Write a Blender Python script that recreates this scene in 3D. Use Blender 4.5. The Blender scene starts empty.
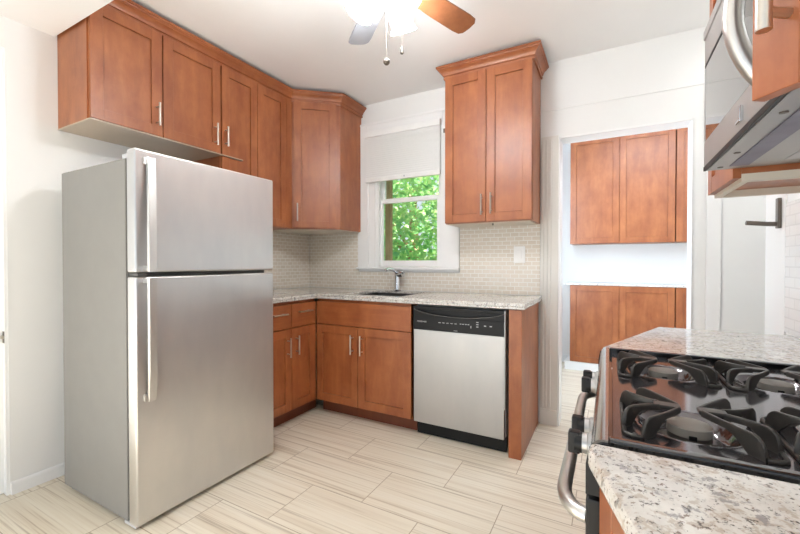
import bpy, bmesh, math, random
from mathutils import Vector, Matrix
random.seed(7)
PI = math.pi
SC = bpy.context.scene
COL = SC.collection

# ------------------------------------------------------------------ camera, world, lights, exposure
cam = bpy.data.cameras.new('camera')
cam.sensor_width = 36.0
cam.lens = 17.381
cam.clip_start = 0.02
cam_o = bpy.data.objects.new('camera', cam)
cam_o.location = (0, 0, 1.152)
cam_o.rotation_euler = (PI / 2 - 0.0115, 0, 0.4986)
COL.objects.link(cam_o)
SC.camera = cam_o

world = bpy.data.worlds.new('world')
SC.world = world
world.use_nodes = True
wb = world.node_tree.nodes['Background']
wb.inputs[0].default_value = (0.80, 0.90, 1.0, 1)
wb.inputs[1].default_value = 1.1

def lamp(name, kind, loc, rot, energy, color=(1, 1, 1), **kw):
    l = bpy.data.lights.new(name, kind)
    l.energy = energy
    l.color = color
    for k, v in kw.items():
        setattr(l, k, v)
    o = bpy.data.objects.new(name, l)
    o.location = loc
    o.rotation_euler = rot
    COL.objects.link(o)
    return o

# sun on the garden from the right of the house (the right wall keeps it out of the kitchen)
lamp('sun', 'SUN', (6, 4, 8), (0, math.radians(48), math.radians(-25)), 22.0, (1.0, 0.97, 0.9), angle=0.02)
# fill lights added behind the camera: one level, one tilted up at the ceiling
lamp('rear_fill_light', 'AREA', (-0.9, -1.6, 1.55), (PI / 2, 0, 0), 4, (0.93, 0.97, 1.0), shape='RECTANGLE', size=2.6, size_y=1.7)
lamp('upward_fill_light', 'AREA', (-0.9, -1.5, 0.45), (math.radians(122), 0, 0), 24, (0.97, 0.985, 1.0), shape='RECTANGLE', size=2.6, size_y=0.8)
# cool pantry light: unseen area lights at its left wall and under its ceiling
lamp('pantry_side_light', 'AREA', (-0.59, 3.75, 1.45), (PI / 2, 0, math.radians(-70)), 50, (0.72, 0.86, 1.0), shape='RECTANGLE', size=0.9, size_y=1.6)
lamp('pantry_ceiling_light', 'AREA', (0.45, 3.5, 2.54), (math.radians(12), 0, 0), 30, (0.74, 0.87, 1.0), shape='RECTANGLE', size=0.9, size_y=0.4)
# unseen area light under the ceiling of the side passage on the right
lamp('passage_ceiling_light', 'AREA', (0.95, 2.65, 2.5), (0, 0, 0), 4, (1, 1, 1), shape='RECTANGLE', size=0.4, size_y=0.3)

SC.view_settings.view_transform = 'Standard'
SC.view_settings.look = 'None'
SC.view_settings.gamma = 1.0
SC.view_settings.use_curve_mapping = False
SC.view_settings.exposure = -0.2
SHADE_EMIT = 84.0

# ------------------------------------------------------------------ materials
def S(r, g, b):
    f = lambda c: (c / 255 / 12.92) if c / 255 <= 0.04045 else ((c / 255 + 0.055) / 1.055) ** 2.4
    return (f(r), f(g), f(b), 1)

class NT:
    def __init__(s, name):
        s.m = bpy.data.materials.new(name)
        s.m.use_nodes = True
        s.t = s.m.node_tree
        s.b = s.t.nodes['Principled BSDF']
        s.out = s.t.nodes['Material Output']
    def n(s, typ, **kw):
        x = s.t.nodes.new(typ)
        for k, v in kw.items():
            setattr(x, k, v)
        return x
    def l(s, a, b):
        s.t.links.new(a, b)
    def coord(s, scale=(1, 1, 1), loc=(0, 0, 0), rot=(0, 0, 0), world=False):
        if world:
            tc = s.n('ShaderNodeNewGeometry').outputs['Position']
        else:
            tc = s.n('ShaderNodeTexCoord').outputs['Object']
        mp = s.n('ShaderNodeMapping')
        mp.inputs['Scale'].default_value = scale
        mp.inputs['Location'].default_value = loc
        mp.inputs['Rotation'].default_value = rot
        s.l(tc, mp.inputs['Vector'])
        return mp.outputs[0]
    def noise(s, vec, scale, detail=4, rough=0.55, dist=0.0):
        x = s.n('ShaderNodeTexNoise')
        x.inputs['Scale'].default_value = scale
        x.inputs['Detail'].default_value = detail
        x.inputs['Roughness'].default_value = rough
        x.inputs['Distortion'].default_value = dist
        if vec is not None:
            s.l(vec, x.inputs['Vector'])
        return x.outputs['Fac']
    def ramp(s, fac, stops, interp='LINEAR'):
        r = s.n('ShaderNodeValToRGB')
        cr = r.color_ramp
        cr.interpolation = interp
        while len(cr.elements) < len(stops):
            cr.elements.new(0.5)
        for e, (p, c) in zip(cr.elements, stops):
            e.position = p
            e.color = c
        s.l(fac, r.inputs[0])
        return r.outputs[0]
    def mix(s, fac, a, b, mode='MIX'):
        x = s.n('ShaderNodeMix', data_type='RGBA', blend_type=mode)
        for i, v in ((0, fac), (6, a), (7, b)):
            if hasattr(v, 'links'):
                s.l(v, x.inputs[i])
            else:
                x.inputs[i].default_value = v
        return x.outputs[2]
    def math(s, op, a, b=0.0):
        x = s.n('ShaderNodeMath', operation=op)
        for i, v in ((0, a), (1, b)):
            if hasattr(v, 'links'):
                s.l(v, x.inputs[i])
            else:
                x.inputs[i].default_value = v
        return x.outputs[0]
    def bump(s, h, strength=0.2, dist=0.002):
        x = s.n('ShaderNodeBump')
        x.inputs['Strength'].default_value = strength
        x.inputs['Distance'].default_value = dist
        s.l(h, x.inputs['Height'])
        s.l(x.outputs[0], s.b.inputs['Normal'])
    def set(s, **kw):
        names = dict(color='Base Color', rough='Roughness', metal='Metallic', spec='Specular IOR Level', coat='Coat Weight',
                     coat_rough='Coat Roughness', emit='Emission Color', emit_s='Emission Strength', aniso='Anisotropic', alpha='Alpha',
                     trans='Transmission Weight', ior='IOR')
        for k, v in kw.items():
            i = s.b.inputs[names[k]]
            if hasattr(v, 'links'):
                s.l(v, i)
            else:
                i.default_value = v
        return s

def plain(name, col, rough=0.5, metal=0.0, var=0.03, **kw):
    m = NT(name)
    n = m.noise(m.coord(), 9, 4)
    d = tuple(max(0, c * (1 - var)) for c in col[:3]) + (1,)
    u = tuple(min(1, c * (1 + var)) for c in col[:3]) + (1,)
    m.set(color=m.ramp(n, [(0.3, d), (0.7, u)]), rough=rough, metal=metal, **kw)
    return m.m

def paint(name, col, rough=0.55):
    m = NT(name)
    n = m.noise(m.coord(world=True), 2.2, 5)
    d = tuple(c * 0.97 for c in col[:3]) + (1,)
    m.set(color=m.ramp(n, [(0.3, d), (0.7, col)]), rough=rough)
    m.bump(m.noise(m.coord(world=True), 260, 2), 0.06, 0.001)
    return m.m

def wood(name, lo, mid, hi, grain=(8, 8, 1.4), rough=0.46, coat=0.4):
    m = NT(name)
    v = m.coord(scale=grain, world=True)
    n1 = m.noise(v, 2.2, 6, 0.6, 0.4)
    n2 = m.noise(m.coord(scale=(2.2, 2.2, 1.6), world=True), 2.6, 6, 0.65)
    n3 = m.noise(m.coord(scale=(90, 90, 6), world=True), 2.0, 3)
    c = m.ramp(n1, [(0.25, lo), (0.5, mid), (0.78, hi)])
    c = m.mix(0.5, c, m.ramp(n2, [(0.32, lo), (0.68, hi)]))
    c = m.mix(m.ramp(n3, [(0.62, (0, 0, 0, 1)), (0.80, (0.25, 0.25, 0.25, 1))]), c, lo)
    m.set(color=c, rough=rough, coat=coat, coat_rough=0.33)
    return m.m

def steel(name, col=0.62, rough=0.28, axis='Z', bump=0.12, aniso=0.0):
    m = NT(name)
    sc = {'Z': (1.2, 1.2, 420), 'Y': (2, 300, 2), 'X': (300, 2, 2)}[axis]
    n = m.noise(m.coord(scale=sc, world=True), 1.0, 3)
    n2 = m.noise(m.coord(scale=(3, 3, 1.2), world=True), 2.0, 4)
    c0 = tuple([col * 0.93] * 3) + (1,)
    c1 = (col * 1.05, col * 1.04, col * 1.02, 1)
    m.set(color=m.ramp(n2, [(0.3, c0), (0.7, c1)]), metal=1.0,
          rough=m.math('ADD', m.math('MULTIPLY', n2, 0.10), rough - 0.05))
    m.bump(n, bump, 0.0008)
    if aniso:
        tg = m.n('ShaderNodeTangent', direction_type='RADIAL', axis='Z')
        m.l(tg.outputs[0], m.b.inputs['Tangent'])
        m.set(aniso=aniso)
    return m.m

M = {}
M['wall'] = paint('wall_paint', S(241, 241, 239))
M['ceiling'] = paint('ceiling_paint', S(247, 247, 247), 0.7)
M['trim'] = paint('trim_paint', S(246, 246, 245), 0.35)
M['cream'] = paint('cream_casing_paint', S(232, 229, 222), 0.4)
M['wood'] = wood('cherry_maple', S(124, 61, 26), S(153, 83, 40), S(182, 112, 64))
M['wood_h'] = wood('cherry_maple_level_grain', S(124, 61, 26), S(153, 83, 40), S(182, 112, 64), grain=(1.1, 1.1, 14))
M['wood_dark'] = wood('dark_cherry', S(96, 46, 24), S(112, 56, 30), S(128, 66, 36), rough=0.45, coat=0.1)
M['pale_ply'] = plain('pale_plywood', S(214, 204, 188), 0.5)
M['white_board'] = plain('pale_melamine', S(180, 164, 144), 0.3)
M['nickel'] = plain('brushed_nickel', (0.62, 0.58, 0.52, 1), 0.28, 1.0)
M['chrome'] = plain('chrome', (0.75, 0.76, 0.78, 1), 0.1, 1.0)
M['steel'] = steel('brushed_steel', 0.70, 0.36, aniso=0.8)
M['steel_flat'] = steel('satin_steel', 0.50, 0.46, aniso=0.4)
M['steel_y'] = steel('satin_steel_bar', 0.52, 0.27, 'X', 0.05)
M['polished'] = steel('polished_steel', 0.50, 0.15, 'X', 0.03)
M['satin'] = plain('satin_nickel_bar', (0.66, 0.65, 0.63, 1), 0.36, 1.0)
M['fridge_side'] = plain('grey_textured_enamel', S(136, 134, 130), 0.5)
M['gasket'] = plain('grey_gasket', S(96, 95, 92), 0.6)
M['black'] = plain('black_plastic', S(17, 17, 18), 0.42, spec=0.3)
M['black_enamel'] = plain('black_enamel', S(18, 18, 20), 0.09, coat=0.6, coat_rough=0.04)
M['cooktop'] = plain('dark_glossy_cooktop', (0.16, 0.15, 0.16, 1), 0.10, 0.85)
M['iron'] = plain('cast_iron', S(52, 49, 46), 0.34, var=0.25)
M['burner_cap'] = plain('worn_burner_cap', S(140, 135, 128), 0.45, 0.3, var=0.25)
M['burner_ring'] = plain('aluminium_burner_ring', S(96, 92, 86), 0.40, 0.7, var=0.15)
M['dark_metal'] = plain('dark_bronze_metal', S(112, 104, 96), 0.4, 0.7)
M['light_grey'] = plain('light_grey_plastic', S(196, 196, 198), 0.5)
M['white_plastic'] = plain('white_plastic', S(246, 246, 244), 0.3)
M['print'] = plain('pale_print', S(200, 200, 200), 0.5)
M['filter'] = plain('blue_grey_filter_mesh', S(120, 118, 134), 0.45, 0.4, var=0.2)
M['sink'] = plain('dark_sink', S(58, 57, 56), 0.4)
M['glare_blade'] = plain('pale_glare_blade', S(150, 150, 156), 0.35)  # lamp glare on one brown blade, painted into its colour as pale grey
M['blade'] = wood('oak_blade', S(112, 66, 40), S(134, 82, 52), S(152, 98, 64), grain=(9, 9, 9), rough=0.35, coat=0.2)
M['bark'] = wood('weathered_post_wood', S(150, 118, 94), S(176, 142, 114), S(196, 164, 136), rough=0.8, coat=0)

def shade_mat():
    m = NT('frosted_lit_glass')
    m.set(color=(1, 1, 1, 1), rough=0.3, emit=(0.93, 0.97, 1.0, 1), emit_s=SHADE_EMIT)
    return m.m
M['lamp_glass'] = shade_mat()

def fabric_mat():
    m = NT('white_cellular_fabric')
    m.set(color=S(247, 247, 246), rough=0.8)
    tr = m.n('ShaderNodeBsdfTranslucent')
    tr.inputs[0].default_value = (0.9, 0.9, 0.9, 1)
    mx = m.n('ShaderNodeMixShader')
    mx.inputs[0].default_value = 0.2
    m.l(m.b.outputs[0], mx.inputs[1])
    m.l(tr.outputs[0], mx.inputs[2])
    m.l(mx.outputs[0], m.out.inputs[0])
    return m.m
M['shade_fabric'] = fabric_mat()

def glass_mat():
    m = NT('window_glass')
    tr = m.n('ShaderNodeBsdfTransparent')
    gl = m.n('ShaderNodeBsdfGlossy')
    gl.inputs['Roughness'].default_value = 0.02
    fr = m.n('ShaderNodeFresnel')
    fr.inputs[0].default_value = 1.3
    mx = m.n('ShaderNodeMixShader')
    m.l(fr.outputs[0], mx.inputs[0])
    m.l(tr.outputs[0], mx.inputs[1])
    m.l(gl.outputs[0], mx.inputs[2])
    m.l(mx.outputs[0], m.out.inputs[0])
    return m.m
M['glass'] = glass_mat()

def granite_mat():
    m = NT('speckled_granite')
    v = m.coord(world=True)
    big = m.noise(v, 16, 5, 0.6)
    med = m.noise(v, 62, 4, 0.65)
    fine = m.noise(v, 120, 4, 0.7)
    vo = m.n('ShaderNodeTexVoronoi')
    vo.inputs['Scale'].default_value = 110
    m.l(v, vo.inputs['Vector'])
    w = lambda x: (x, x, x, 1)
    c = m.ramp(big, [(0.3, S(204, 200, 194)), (0.5, S(219, 216, 210)), (0.7, S(231, 228, 222))])
    c = m.mix(m.ramp(med, [(0.54, w(0)), (0.60, w(0.75))]), c, S(182, 168, 152))
    c = m.mix(m.ramp(m.noise(m.coord(loc=(3, 1, 5), world=True), 48, 5, 0.7), [(0.57, w(0)), (0.62, w(0.85))]), c, S(142, 139, 138))
    c = m.mix(m.ramp(m.noise(m.coord(loc=(7, 2, 1), world=True), 75, 4, 0.7), [(0.62, w(0)), (0.66, w(0.9))]), c, S(120, 98, 84))
    c = m.mix(m.ramp(fine, [(0.585, w(0)), (0.63, w(0.92))]), c, S(62, 55, 52))
    sepc = m.n('ShaderNodeSeparateColor')
    m.l(vo.outputs['Color'], sepc.inputs[0])
    c = m.mix(m.ramp(sepc.outputs[0], [(0.0, w(0.0)), (1.0, w(0.14))]), c, S(150, 146, 142))
    m.set(color=c, rough=0.14, coat=0.3, coat_rough=0.06)
    return m.m
M['granite'] = granite_mat()

def floor_mat():
    m = NT('striated_plank_tile')
    v = m.coord(loc=(0.142 + 0.602 * 4, -1.530 + 0.303 * 8, 0), world=True)
    br = m.n('ShaderNodeTexBrick')
    br.offset = 0.5
    br.offset_frequency = 2
    br.inputs['Color1'].default_value = (0, 0, 0, 1)
    br.inputs['Color2'].default_value = (1, 1, 1, 1)
    br.inputs['Mortar'].default_value = (0.5, 0.5, 0.5, 1)
    br.inputs['Scale'].default_value = 1.0
    br.inputs['Mortar Size'].default_value = 0.0022
    br.inputs['Mortar Smooth'].default_value = 0.1
    br.inputs['Brick Width'].default_value = 0.602
    br.inputs['Row Height'].default_value = 0.303
    m.l(v, br.inputs['Vector'])
    # streaks along X, shifted tile by tile
    sep = m.n('ShaderNodeSeparateXYZ')
    m.l(m.coord(world=True), sep.inputs[0])
    rnd = m.math('MULTIPLY', br.outputs['Color'], 37.0)
    cmb = m.n('ShaderNodeCombineXYZ')
    m.l(m.math('MULTIPLY', sep.outputs[0], 1.1), cmb.inputs[0])
    m.l(m.math('ADD', m.math('MULTIPLY', sep.outputs[1], 82.0), rnd), cmb.inputs[1])
    m.l(rnd, cmb.inputs[2])
    n1 = m.noise(cmb.outputs[0], 1.0, 4, 0.6)
    cmb2 = m.n('ShaderNodeCombineXYZ')
    m.l(m.math('MULTIPLY', sep.outputs[0], 0.8), cmb2.inputs[0])
    m.l(m.math('ADD', m.math('MULTIPLY', sep.outputs[1], 26.0), rnd), cmb2.inputs[1])
    m.l(rnd, cmb2.inputs[2])
    n2 = m.noise(cmb2.outputs[0], 1.0, 3, 0.5)
    c = m.ramp(n1, [(0.30, S(158, 136, 110)), (0.385, S(204, 189, 165)), (0.47, S(231, 220, 199)), (0.75, S(239, 231, 214))])
    c = m.mix(0.35, c, m.ramp(n2, [(0.3, S(190, 172, 148)), (0.45, S(226, 216, 198)), (0.7, S(236, 230, 217))]))
    c = m.mix(br.outputs['Fac'], c, S(176, 158, 134))
    m.set(color=c, rough=0.32, spec=0.4)
    m.bump(m.math('SUBTRACT', 1.0, br.outputs['Fac']), 0.25, 0.001)
    return m.m
M['floor'] = floor_mat()

def tile_mat(name, swap, w, h, c1, c2, grout, mortar, rough=0.25, loc=(0, 0, 0)):
    m = NT(name)
    sep = m.n('ShaderNodeSeparateXYZ')
    m.l(m.coord(loc=loc, world=True), sep.inputs[0])
    cmb = m.n('ShaderNodeCombineXYZ')
    m.l(sep.outputs[swap], cmb.inputs[0])
    m.l(sep.outputs[2], cmb.inputs[1])
    br = m.n('ShaderNodeTexBrick')
    br.offset = 0.5
    br.inputs['Color1'].default_value = c1
    br.inputs['Color2'].default_value = c2
    br.inputs['Mortar'].default_value = grout
    br.inputs['Scale'].default_value = 1
    br.inputs['Mortar Size'].default_value = mortar
    br.inputs['Mortar Smooth'].default_value = 0.2
    br.inputs['Brick Width'].default_value = w
    br.inputs['Row Height'].default_value = h
    m.l(cmb.outputs[0], br.inputs['Vector'])
    m.set(color=br.outputs['Color'], rough=rough)
    m.bump(m.math('SUBTRACT', 1.0, br.outputs['Fac']), 0.35, 0.001)
    return m.m
M['tile_back'] = tile_mat('grey_beige_mini_brick_tile', 0, 0.061, 0.0305, S(221, 211, 195), S(229, 220, 206), S(244, 242, 236), 0.0028, loc=(3, 0, 0))
M['tile_left'] = tile_mat('grey_beige_mini_brick_tile_side', 1, 0.061, 0.0305, S(221, 211, 195), S(229, 220, 206), S(244, 242, 236), 0.0028)
M['tile_white'] = tile_mat('white_painted_brick_tile', 1, 0.11, 0.042, S(236, 236, 235), S(240, 240, 239), S(226, 226, 225), 0.003)

def leaf_mat():
    m = NT('leaf_green')
    n = m.noise(m.coord(world=True), 5.0, 4)
    c = m.ramp(n, [(0.3, S(116, 178, 132)), (0.45, S(150, 202, 140)), (0.6, S(200, 222, 156)), (0.70, S(240, 242, 206))])
    m.set(color=c, rough=0.5)
    tr = m.n('ShaderNodeBsdfTranslucent')
    m.l(c, tr.inputs[0])
    mx = m.n('ShaderNodeMixShader')
    mx.inputs[0].default_value = 0.45
    m.l(m.b.outputs[0], mx.inputs[1])
    m.l(tr.outputs[0], mx.inputs[2])
    m.l(mx.outputs[0], m.out.inputs[0])
    return m.m
M['leaf'] = leaf_mat()
M['lawn'] = plain('lawn_green', S(92, 130, 62), 0.9, var=0.3)

# ------------------------------------------------------------------ mesh builder
class MB:
    """Collects shapes in world coordinates into one mesh."""
    def __init__(s, T=None):
        s.bm = bmesh.new()
        s.T = T
    def _add(s, t, T=None):
        bmesh.ops.recalc_face_normals(t, faces=t.faces[:])
        X = T if T is not None else s.T
        if X is not None:
            bmesh.ops.transform(t, matrix=X, verts=t.verts[:])
            if X.to_3x3().determinant() < 0:
                bmesh.ops.reverse_faces(t, faces=t.faces[:])
        me = bpy.data.meshes.new('tmp')
        t.to_mesh(me)
        t.free()
        s.bm.from_mesh(me)
        bpy.data.meshes.remove(me)
        return s
    def box(s, x0, x1, y0, y1, z0, z1, bev=0.0, seg=2):
        t = bmesh.new()
        bmesh.ops.create_cube(t, size=1.0)
        for v in t.verts:
            v.co = Vector(((x0 + x1) / 2 + v.co.x * (x1 - x0), (y0 + y1) / 2 + v.co.y * (y1 - y0), (z0 + z1) / 2 + v.co.z * (z1 - z0)))
        if bev:
            bmesh.ops.bevel(t, geom=t.edges[:], offset=bev, segments=seg, affect='EDGES', profile=0.5)
        return s._add(t)
    def prism(s, poly, z0, z1, bev=0.0, axis='Z'):
        """Polygon extruded along an axis; poly in the two other axes (X: (y,z), Y: (x,z), Z: (x,y))."""
        t = bmesh.new()
        def P(a, b, c):
            return {'Z': (a, b, c), 'Y': (a, c, b), 'X': (c, a, b)}[axis]
        lo = [t.verts.new(P(a, b, z0)) for a, b in poly]
        hi = [t.verts.new(P(a, b, z1)) for a, b in poly]
        n = len(poly)
        t.faces.new(lo)
        t.faces.new(hi)
        for i in range(n):
            t.faces.new((lo[i], lo[(i + 1) % n], hi[(i + 1) % n], hi[i]))
        if bev:
            bmesh.ops.bevel(t, geom=t.edges[:], offset=bev, segments=2, affect='EDGES', profile=0.5)
        return s._add(t)
    def tube(s, pts, r, seg=12, caps=True, flat=None):
        """Tube along points; r number or list; flat=(w,h) half sizes gives an oval/rectangular section (h along z)."""
        pts = [Vector(p) for p in pts]
        t = bmesh.new()
        rings = []
        n = len(pts)
        up = None
        for i, p in enumerate(pts):
            d = (pts[min(i + 1, n - 1)] - pts[max(i - 1, 0)]).normalized()
            if flat:
                side = d.cross(Vector((0, 0, 1)))
                if side.length < 0.05:
                    side = up[0] if up else Vector((1, 0, 0))
                side.normalize()
                u2 = side.cross(d).normalized()
                up = (side, u2)
            elif up is None:
                a = Vector((0, 0, 1)) if abs(d.z) < 0.9 else Vector((1, 0, 0))
                side = d.cross(a).normalized()
                u2 = side.cross(d).normalized()
                up = (side, u2)
            else:
                side = (up[0] - d * up[0].dot(d)).normalized()
                u2 = side.cross(d).normalized()
                up = (side, u2)
            ri = r[i] if isinstance(r, (list, tuple)) else r
            ring = []
            for k in range(seg):
                a = 2 * PI * k / seg
                ca, sa = math.cos(a), math.sin(a)
                if flat:
                    sg = lambda x: (abs(x) ** 0.5) * (1 if x >= 0 else -1)
                    q = side * (sg(ca) * flat[0] * ri) + u2 * (sg(sa) * flat[1] * ri)
                else:
                    q = side * (ca * ri) + u2 * (sa * ri)
                ring.append(t.verts.new(p + q))
            rings.append(ring)
        for a, b in zip(rings, rings[1:]):
            for k in range(seg):
                t.faces.new((a[k], a[(k + 1) % seg], b[(k + 1) % seg], b[k]))
        if caps:
            t.faces.new(rings[0])
            t.faces.new(rings[-1])
        return s._add(t)
    def cyl(s, p0, p1, r, r1=None, seg=20):
        return s.tube([p0, p1], [r, r if r1 is None else r1], seg)
    def lathe(s, prof, T, seg=28, close=False):
        """Profile [(r, h)] turned around local z, placed by T."""
        t = bmesh.new()
        rings = []
        for r, h in prof:
            if r < 1e-6:
                rings.append([t.verts.new((0, 0, h))])
            else:
                rings.append([t.verts.new((r * math.cos(2 * PI * k / seg), r * math.sin(2 * PI * k / seg), h)) for k in range(seg)])
        for a, b in zip(rings, rings[1:]):
            for k in range(seg):
                k2 = (k + 1) % seg
                if len(a) == 1 and len(b) == 1:
                    continue
                if len(a) == 1:
                    t.faces.new((a[0], b[k2], b[k]))
                elif len(b) == 1:
                    t.faces.new((a[k], a[k2], b[0]))
                else:
                    t.faces.new((a[k], a[k2], b[k2], b[k]))
        if close:
            a, b = rings[-1], rings[0]
            for k in range(seg):
                t.faces.new((a[k], a[(k + 1) % seg], b[(k + 1) % seg], b[k]))
        return s._add(t, T)
    def sweep(s, path, prof, outward=1.0, part=None):
        """Profile [(out, z)] swept with mitred corners along a level path [(x, y)]; out points right of travel."""
        t = bmesh.new()
        n = len(path)
        rings = []
        for i, p in enumerate(path):
            p = Vector(p)
            dirs = []
            if i > 0:
                dirs.append((p - Vector(path[i - 1])).normalized())
            if i < n - 1:
                dirs.append((Vector(path[i + 1]) - p).normalized())
            ns = [Vector((d.y, -d.x)) * outward for d in dirs]
            m = sum(ns, Vector((0, 0))).normalized()
            k = 1.0 / max(0.3, m.dot(ns[0]))
            rings.append([t.verts.new((p.x + m.x * o * k, p.y + m.y * o * k, z)) for o, z in prof])
        if part:
            for r_ in rings[:part[0]] + rings[part[1] + 1:]:
                for v_ in r_:
                    t.verts.remove(v_)
            rings = rings[part[0]:part[1] + 1]
        c = len(prof)
        for a, b in zip(rings, rings[1:]):
            for k in range(c):
                t.faces.new((a[k], a[(k + 1) % c], b[(k + 1) % c], b[k]))
        t.faces.new(rings[0])
        t.faces.new(rings[-1])
        return s._add(t)
    def build(s, name, mat, parent=None, smooth=35, bevel=0.0):
        me = bpy.data.meshes.new(name)
        o = bpy.data.objects.new(name, me)
        off = Vector((0, 0, 0))
        if parent is not None:
            o.parent = parent
            r = parent
            while r.parent is not None:
                r = r.parent
            off = Vector(r.location)
        bmesh.ops.translate(s.bm, vec=-off, verts=s.bm.verts[:])
        s.bm.to_mesh(me)
        s.bm.free()
        me.materials.append(mat)
        COL.objects.link(o)
        if smooth:
            for p in me.polygons:
                p.use_smooth = True
            me.set_sharp_from_angle(angle=math.radians(smooth))
            wn = o.modifiers.new('normals', 'WEIGHTED_NORMAL')
            wn.keep_sharp = True
        if bevel:
            b = o.modifiers.new('edge', 'BEVEL')
            b.width = bevel
            b.segments = 2
            b.limit_method = 'ANGLE'
            b.angle_limit = math.radians(50)
        return o

def thing(name, label, cat, loc, group=None):
    o = bpy.data.objects.new(name, None)
    o.empty_display_size = 0.05
    o.location = loc
    COL.objects.link(o)
    return tag(o, label, cat, group)

def tag(o, label, cat, group=None):
    o['label'] = label
    o['category'] = cat
    if group:
        o['group'] = group
    return o

def struct(o):
    o['kind'] = 'structure'
    return o

def rebase(o, base):
    """Move a one-mesh thing's origin to its base."""
    o.data.transform(Matrix.Translation(-Vector(base)))
    o.location = base
    return o

def frame(origin, u, n):
    """Local x along u, local y along the outward normal n, local z up."""
    u = Vector(u).normalized()
    n = Vector(n).normalized()
    m = Matrix.Identity(4)
    for i in range(3):
        m[i][0], m[i][1], m[i][2], m[i][3] = u[i], n[i], (0, 0, 1)[i], origin[i]
    return m

# ------------------------------------------------------------------ room shell
WL, WB, WR = -2.609, 2.919, 0.65
CEIL = 2.5655
struct(MB().box(-3.0, 2.2, -1.2, 5.1, -0.06, 0.0).build('floor', M['floor'], smooth=0))
struct(MB().box(-2.8, 2.2, 0.94, 5.1, CEIL, CEIL + 0.1).build('ceiling', M['ceiling'], smooth=0))
struct(MB().box(-2.8, 1.2, -1.2, 0.94, 2.355, CEIL + 0.1).build('ceiling_soffit', M['ceiling'], smooth=0))
wl = MB()
wl.box(WL - 0.12, WL, 0.747, WB + 0.12, 0, CEIL)
wl.box(WL - 0.12, WL, -0.12, 0.747, 2.207, CEIL)
wl.box(WL - 0.12, WL, -1.2, -0.12, 0, CEIL)
struct(wl.build('wall_left', M['wall'], smooth=0))
# back wall around the window and the pantry doorway
WX0, WX1, WZ0, WZ1 = -1.842, -1.200, 1.115, 2.28
DX0, DX1, DZ = -0.321, 0.436, 2.031
wbk = MB()
Y0, Y1 = WB, WB + 0.13
wbk.box(WL - 0.12, WX0, Y0, Y1, 0, CEIL)
wbk.box(WX0, WX1, Y0, Y1, 0, WZ0)
wbk.box(WX0, WX1, Y0, Y1, WZ1, CEIL)
wbk.box(WX1, DX0, Y0, Y1, 0, CEIL)
wbk.box(DX0, DX1, Y0, Y1, DZ, CEIL)
wbk.box(DX1, 1.6, Y0, Y1, 0, CEIL)
wall_back = struct(wbk.build('wall_back', M['wall'], smooth=0))
wr = MB()
wr.box(WR, WR + 0.1, -0.6, 2.43, 0, CEIL)
wall_right = struct(wr.build('wall_right', M['wall'], smooth=0))
pw = MB()
pw.box(1.3, 1.4, 2.43, WB, 0, CEIL)
pw.box(WR + 0.1, 1.4, 2.33, 2.43, 0, CEIL)
struct(pw.build('wall_passage', M['wall'], smooth=0))
pn = MB()
pn.box(-0.72, -0.62, Y1, 4.95, 0, CEIL)
pn.box(1.5, 1.6, Y1, 4.95, 0, CEIL)
pn.box(-0.72, 1.6, 4.85, 4.95, 0, CEIL)
struct(pn.build('wall_pantry', M['wall'], smooth=0))
# tiled backsplashes
bs = MB()
bs.box(-2.599, -2.016, WB - 0.008, WB, 0.915, 1.44)
bs.box(-2.016, -1.046, WB - 0.008, WB, 0.915, 1.072)
bs.box(-1.046, -0.442, WB - 0.008, WB, 0.915, 1.44)
struct(bs.build('wall_back_tile', M['tile_back'], smooth=0))
struct(MB().box(WL, WL + 0.008, 1.74, WB - 0.008, 0.915, 1.44).build('wall_left_tile', M['tile_left'], smooth=0))
struct(MB().box(WR - 0.008, WR, -0.4, 2.19, 0.862, 1.40).build('wall_right_tile', M['tile_white'], smooth=0))
# baseboards
bb = MB().prism([(WL, 0), (WL + 0.014, 0), (WL + 0.014, 0.048), (WL + 0.006, 0.062), (WL, 0.062)], 0.749, 1.74, axis='Y')
struct(bb.build('baseboard_left', M['trim']))
# left doorway: white leaf recessed behind its jamb, with a strike plate
d1 = bpy.data.objects.new('door_1', None)
d1.location = (WL, 0.3, 0)
COL.objects.link(d1)
struct(d1)
MB().box(WL - 0.075, WL - 0.03, -0.115, 0.742, 0.006, 2.2, 0.002).build('door_leaf', M['trim'], d1)
MB().box(WL - 0.119, WL - 0.003, 0.735, 0.7465, 0, 2.2065).box(WL - 0.119, WL - 0.003, -0.119, 0.735, 2.198, 2.2065).build('jamb', M['trim'], d1)
MB().box(WL - 0.029, WL - 0.008, 0.7335, 0.7355, 0.755, 0.812).build('strike_plate', M['dark_metal'], d1)
MB().box(WL - 0.026, WL - 0.008, 0.722, 0.7338, 0.778, 0.792, 0.002).build('latch', M['nickel'], d1)
# pantry doorway: jamb liner and the fluted casing on its left
dj = MB()
dj.box(DX0, DX0 + 0.010, WB - 0.012, Y1 + 0.012, 0, DZ)
dj.box(DX1 - 0.004, DX1, WB - 0.012, Y1 + 0.012, 0, DZ)
dj.box(DX0, DX1, WB - 0.012, Y1 + 0.012, DZ - 0.014, DZ)
struct(dj.build('trim_1', M['trim'], smooth=0))
fc = MB()
fc.box(-0.437, DX0 - 0.001, WB - 0.016, WB, 0, DZ + 0.01, 0.002)
for k in range(3):
    x = -0.428 + k * 0.024
    fc.box(x, x + 0.013, WB - 0.023, WB - 0.014, 0.12, DZ - 0.01, 0.003)
fc.box(-0.438, DX0 - 0.001, WB - 0.026, WB, 0, 0.11, 0.002)
struct(fc.build('trim_2', M['cream'], smooth=0))
struct(MB().box(-0.437, 1.28, WB - 0.006, WB, 2.222, 2.232, 0.002).build('trim_3', M['wall'], smooth=0))
struct(MB().box(0.503, 0.572, WB - 0.016, WB, 0, 2.15, 0.002).build('trim_4', M['trim'], smooth=0))
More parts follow.
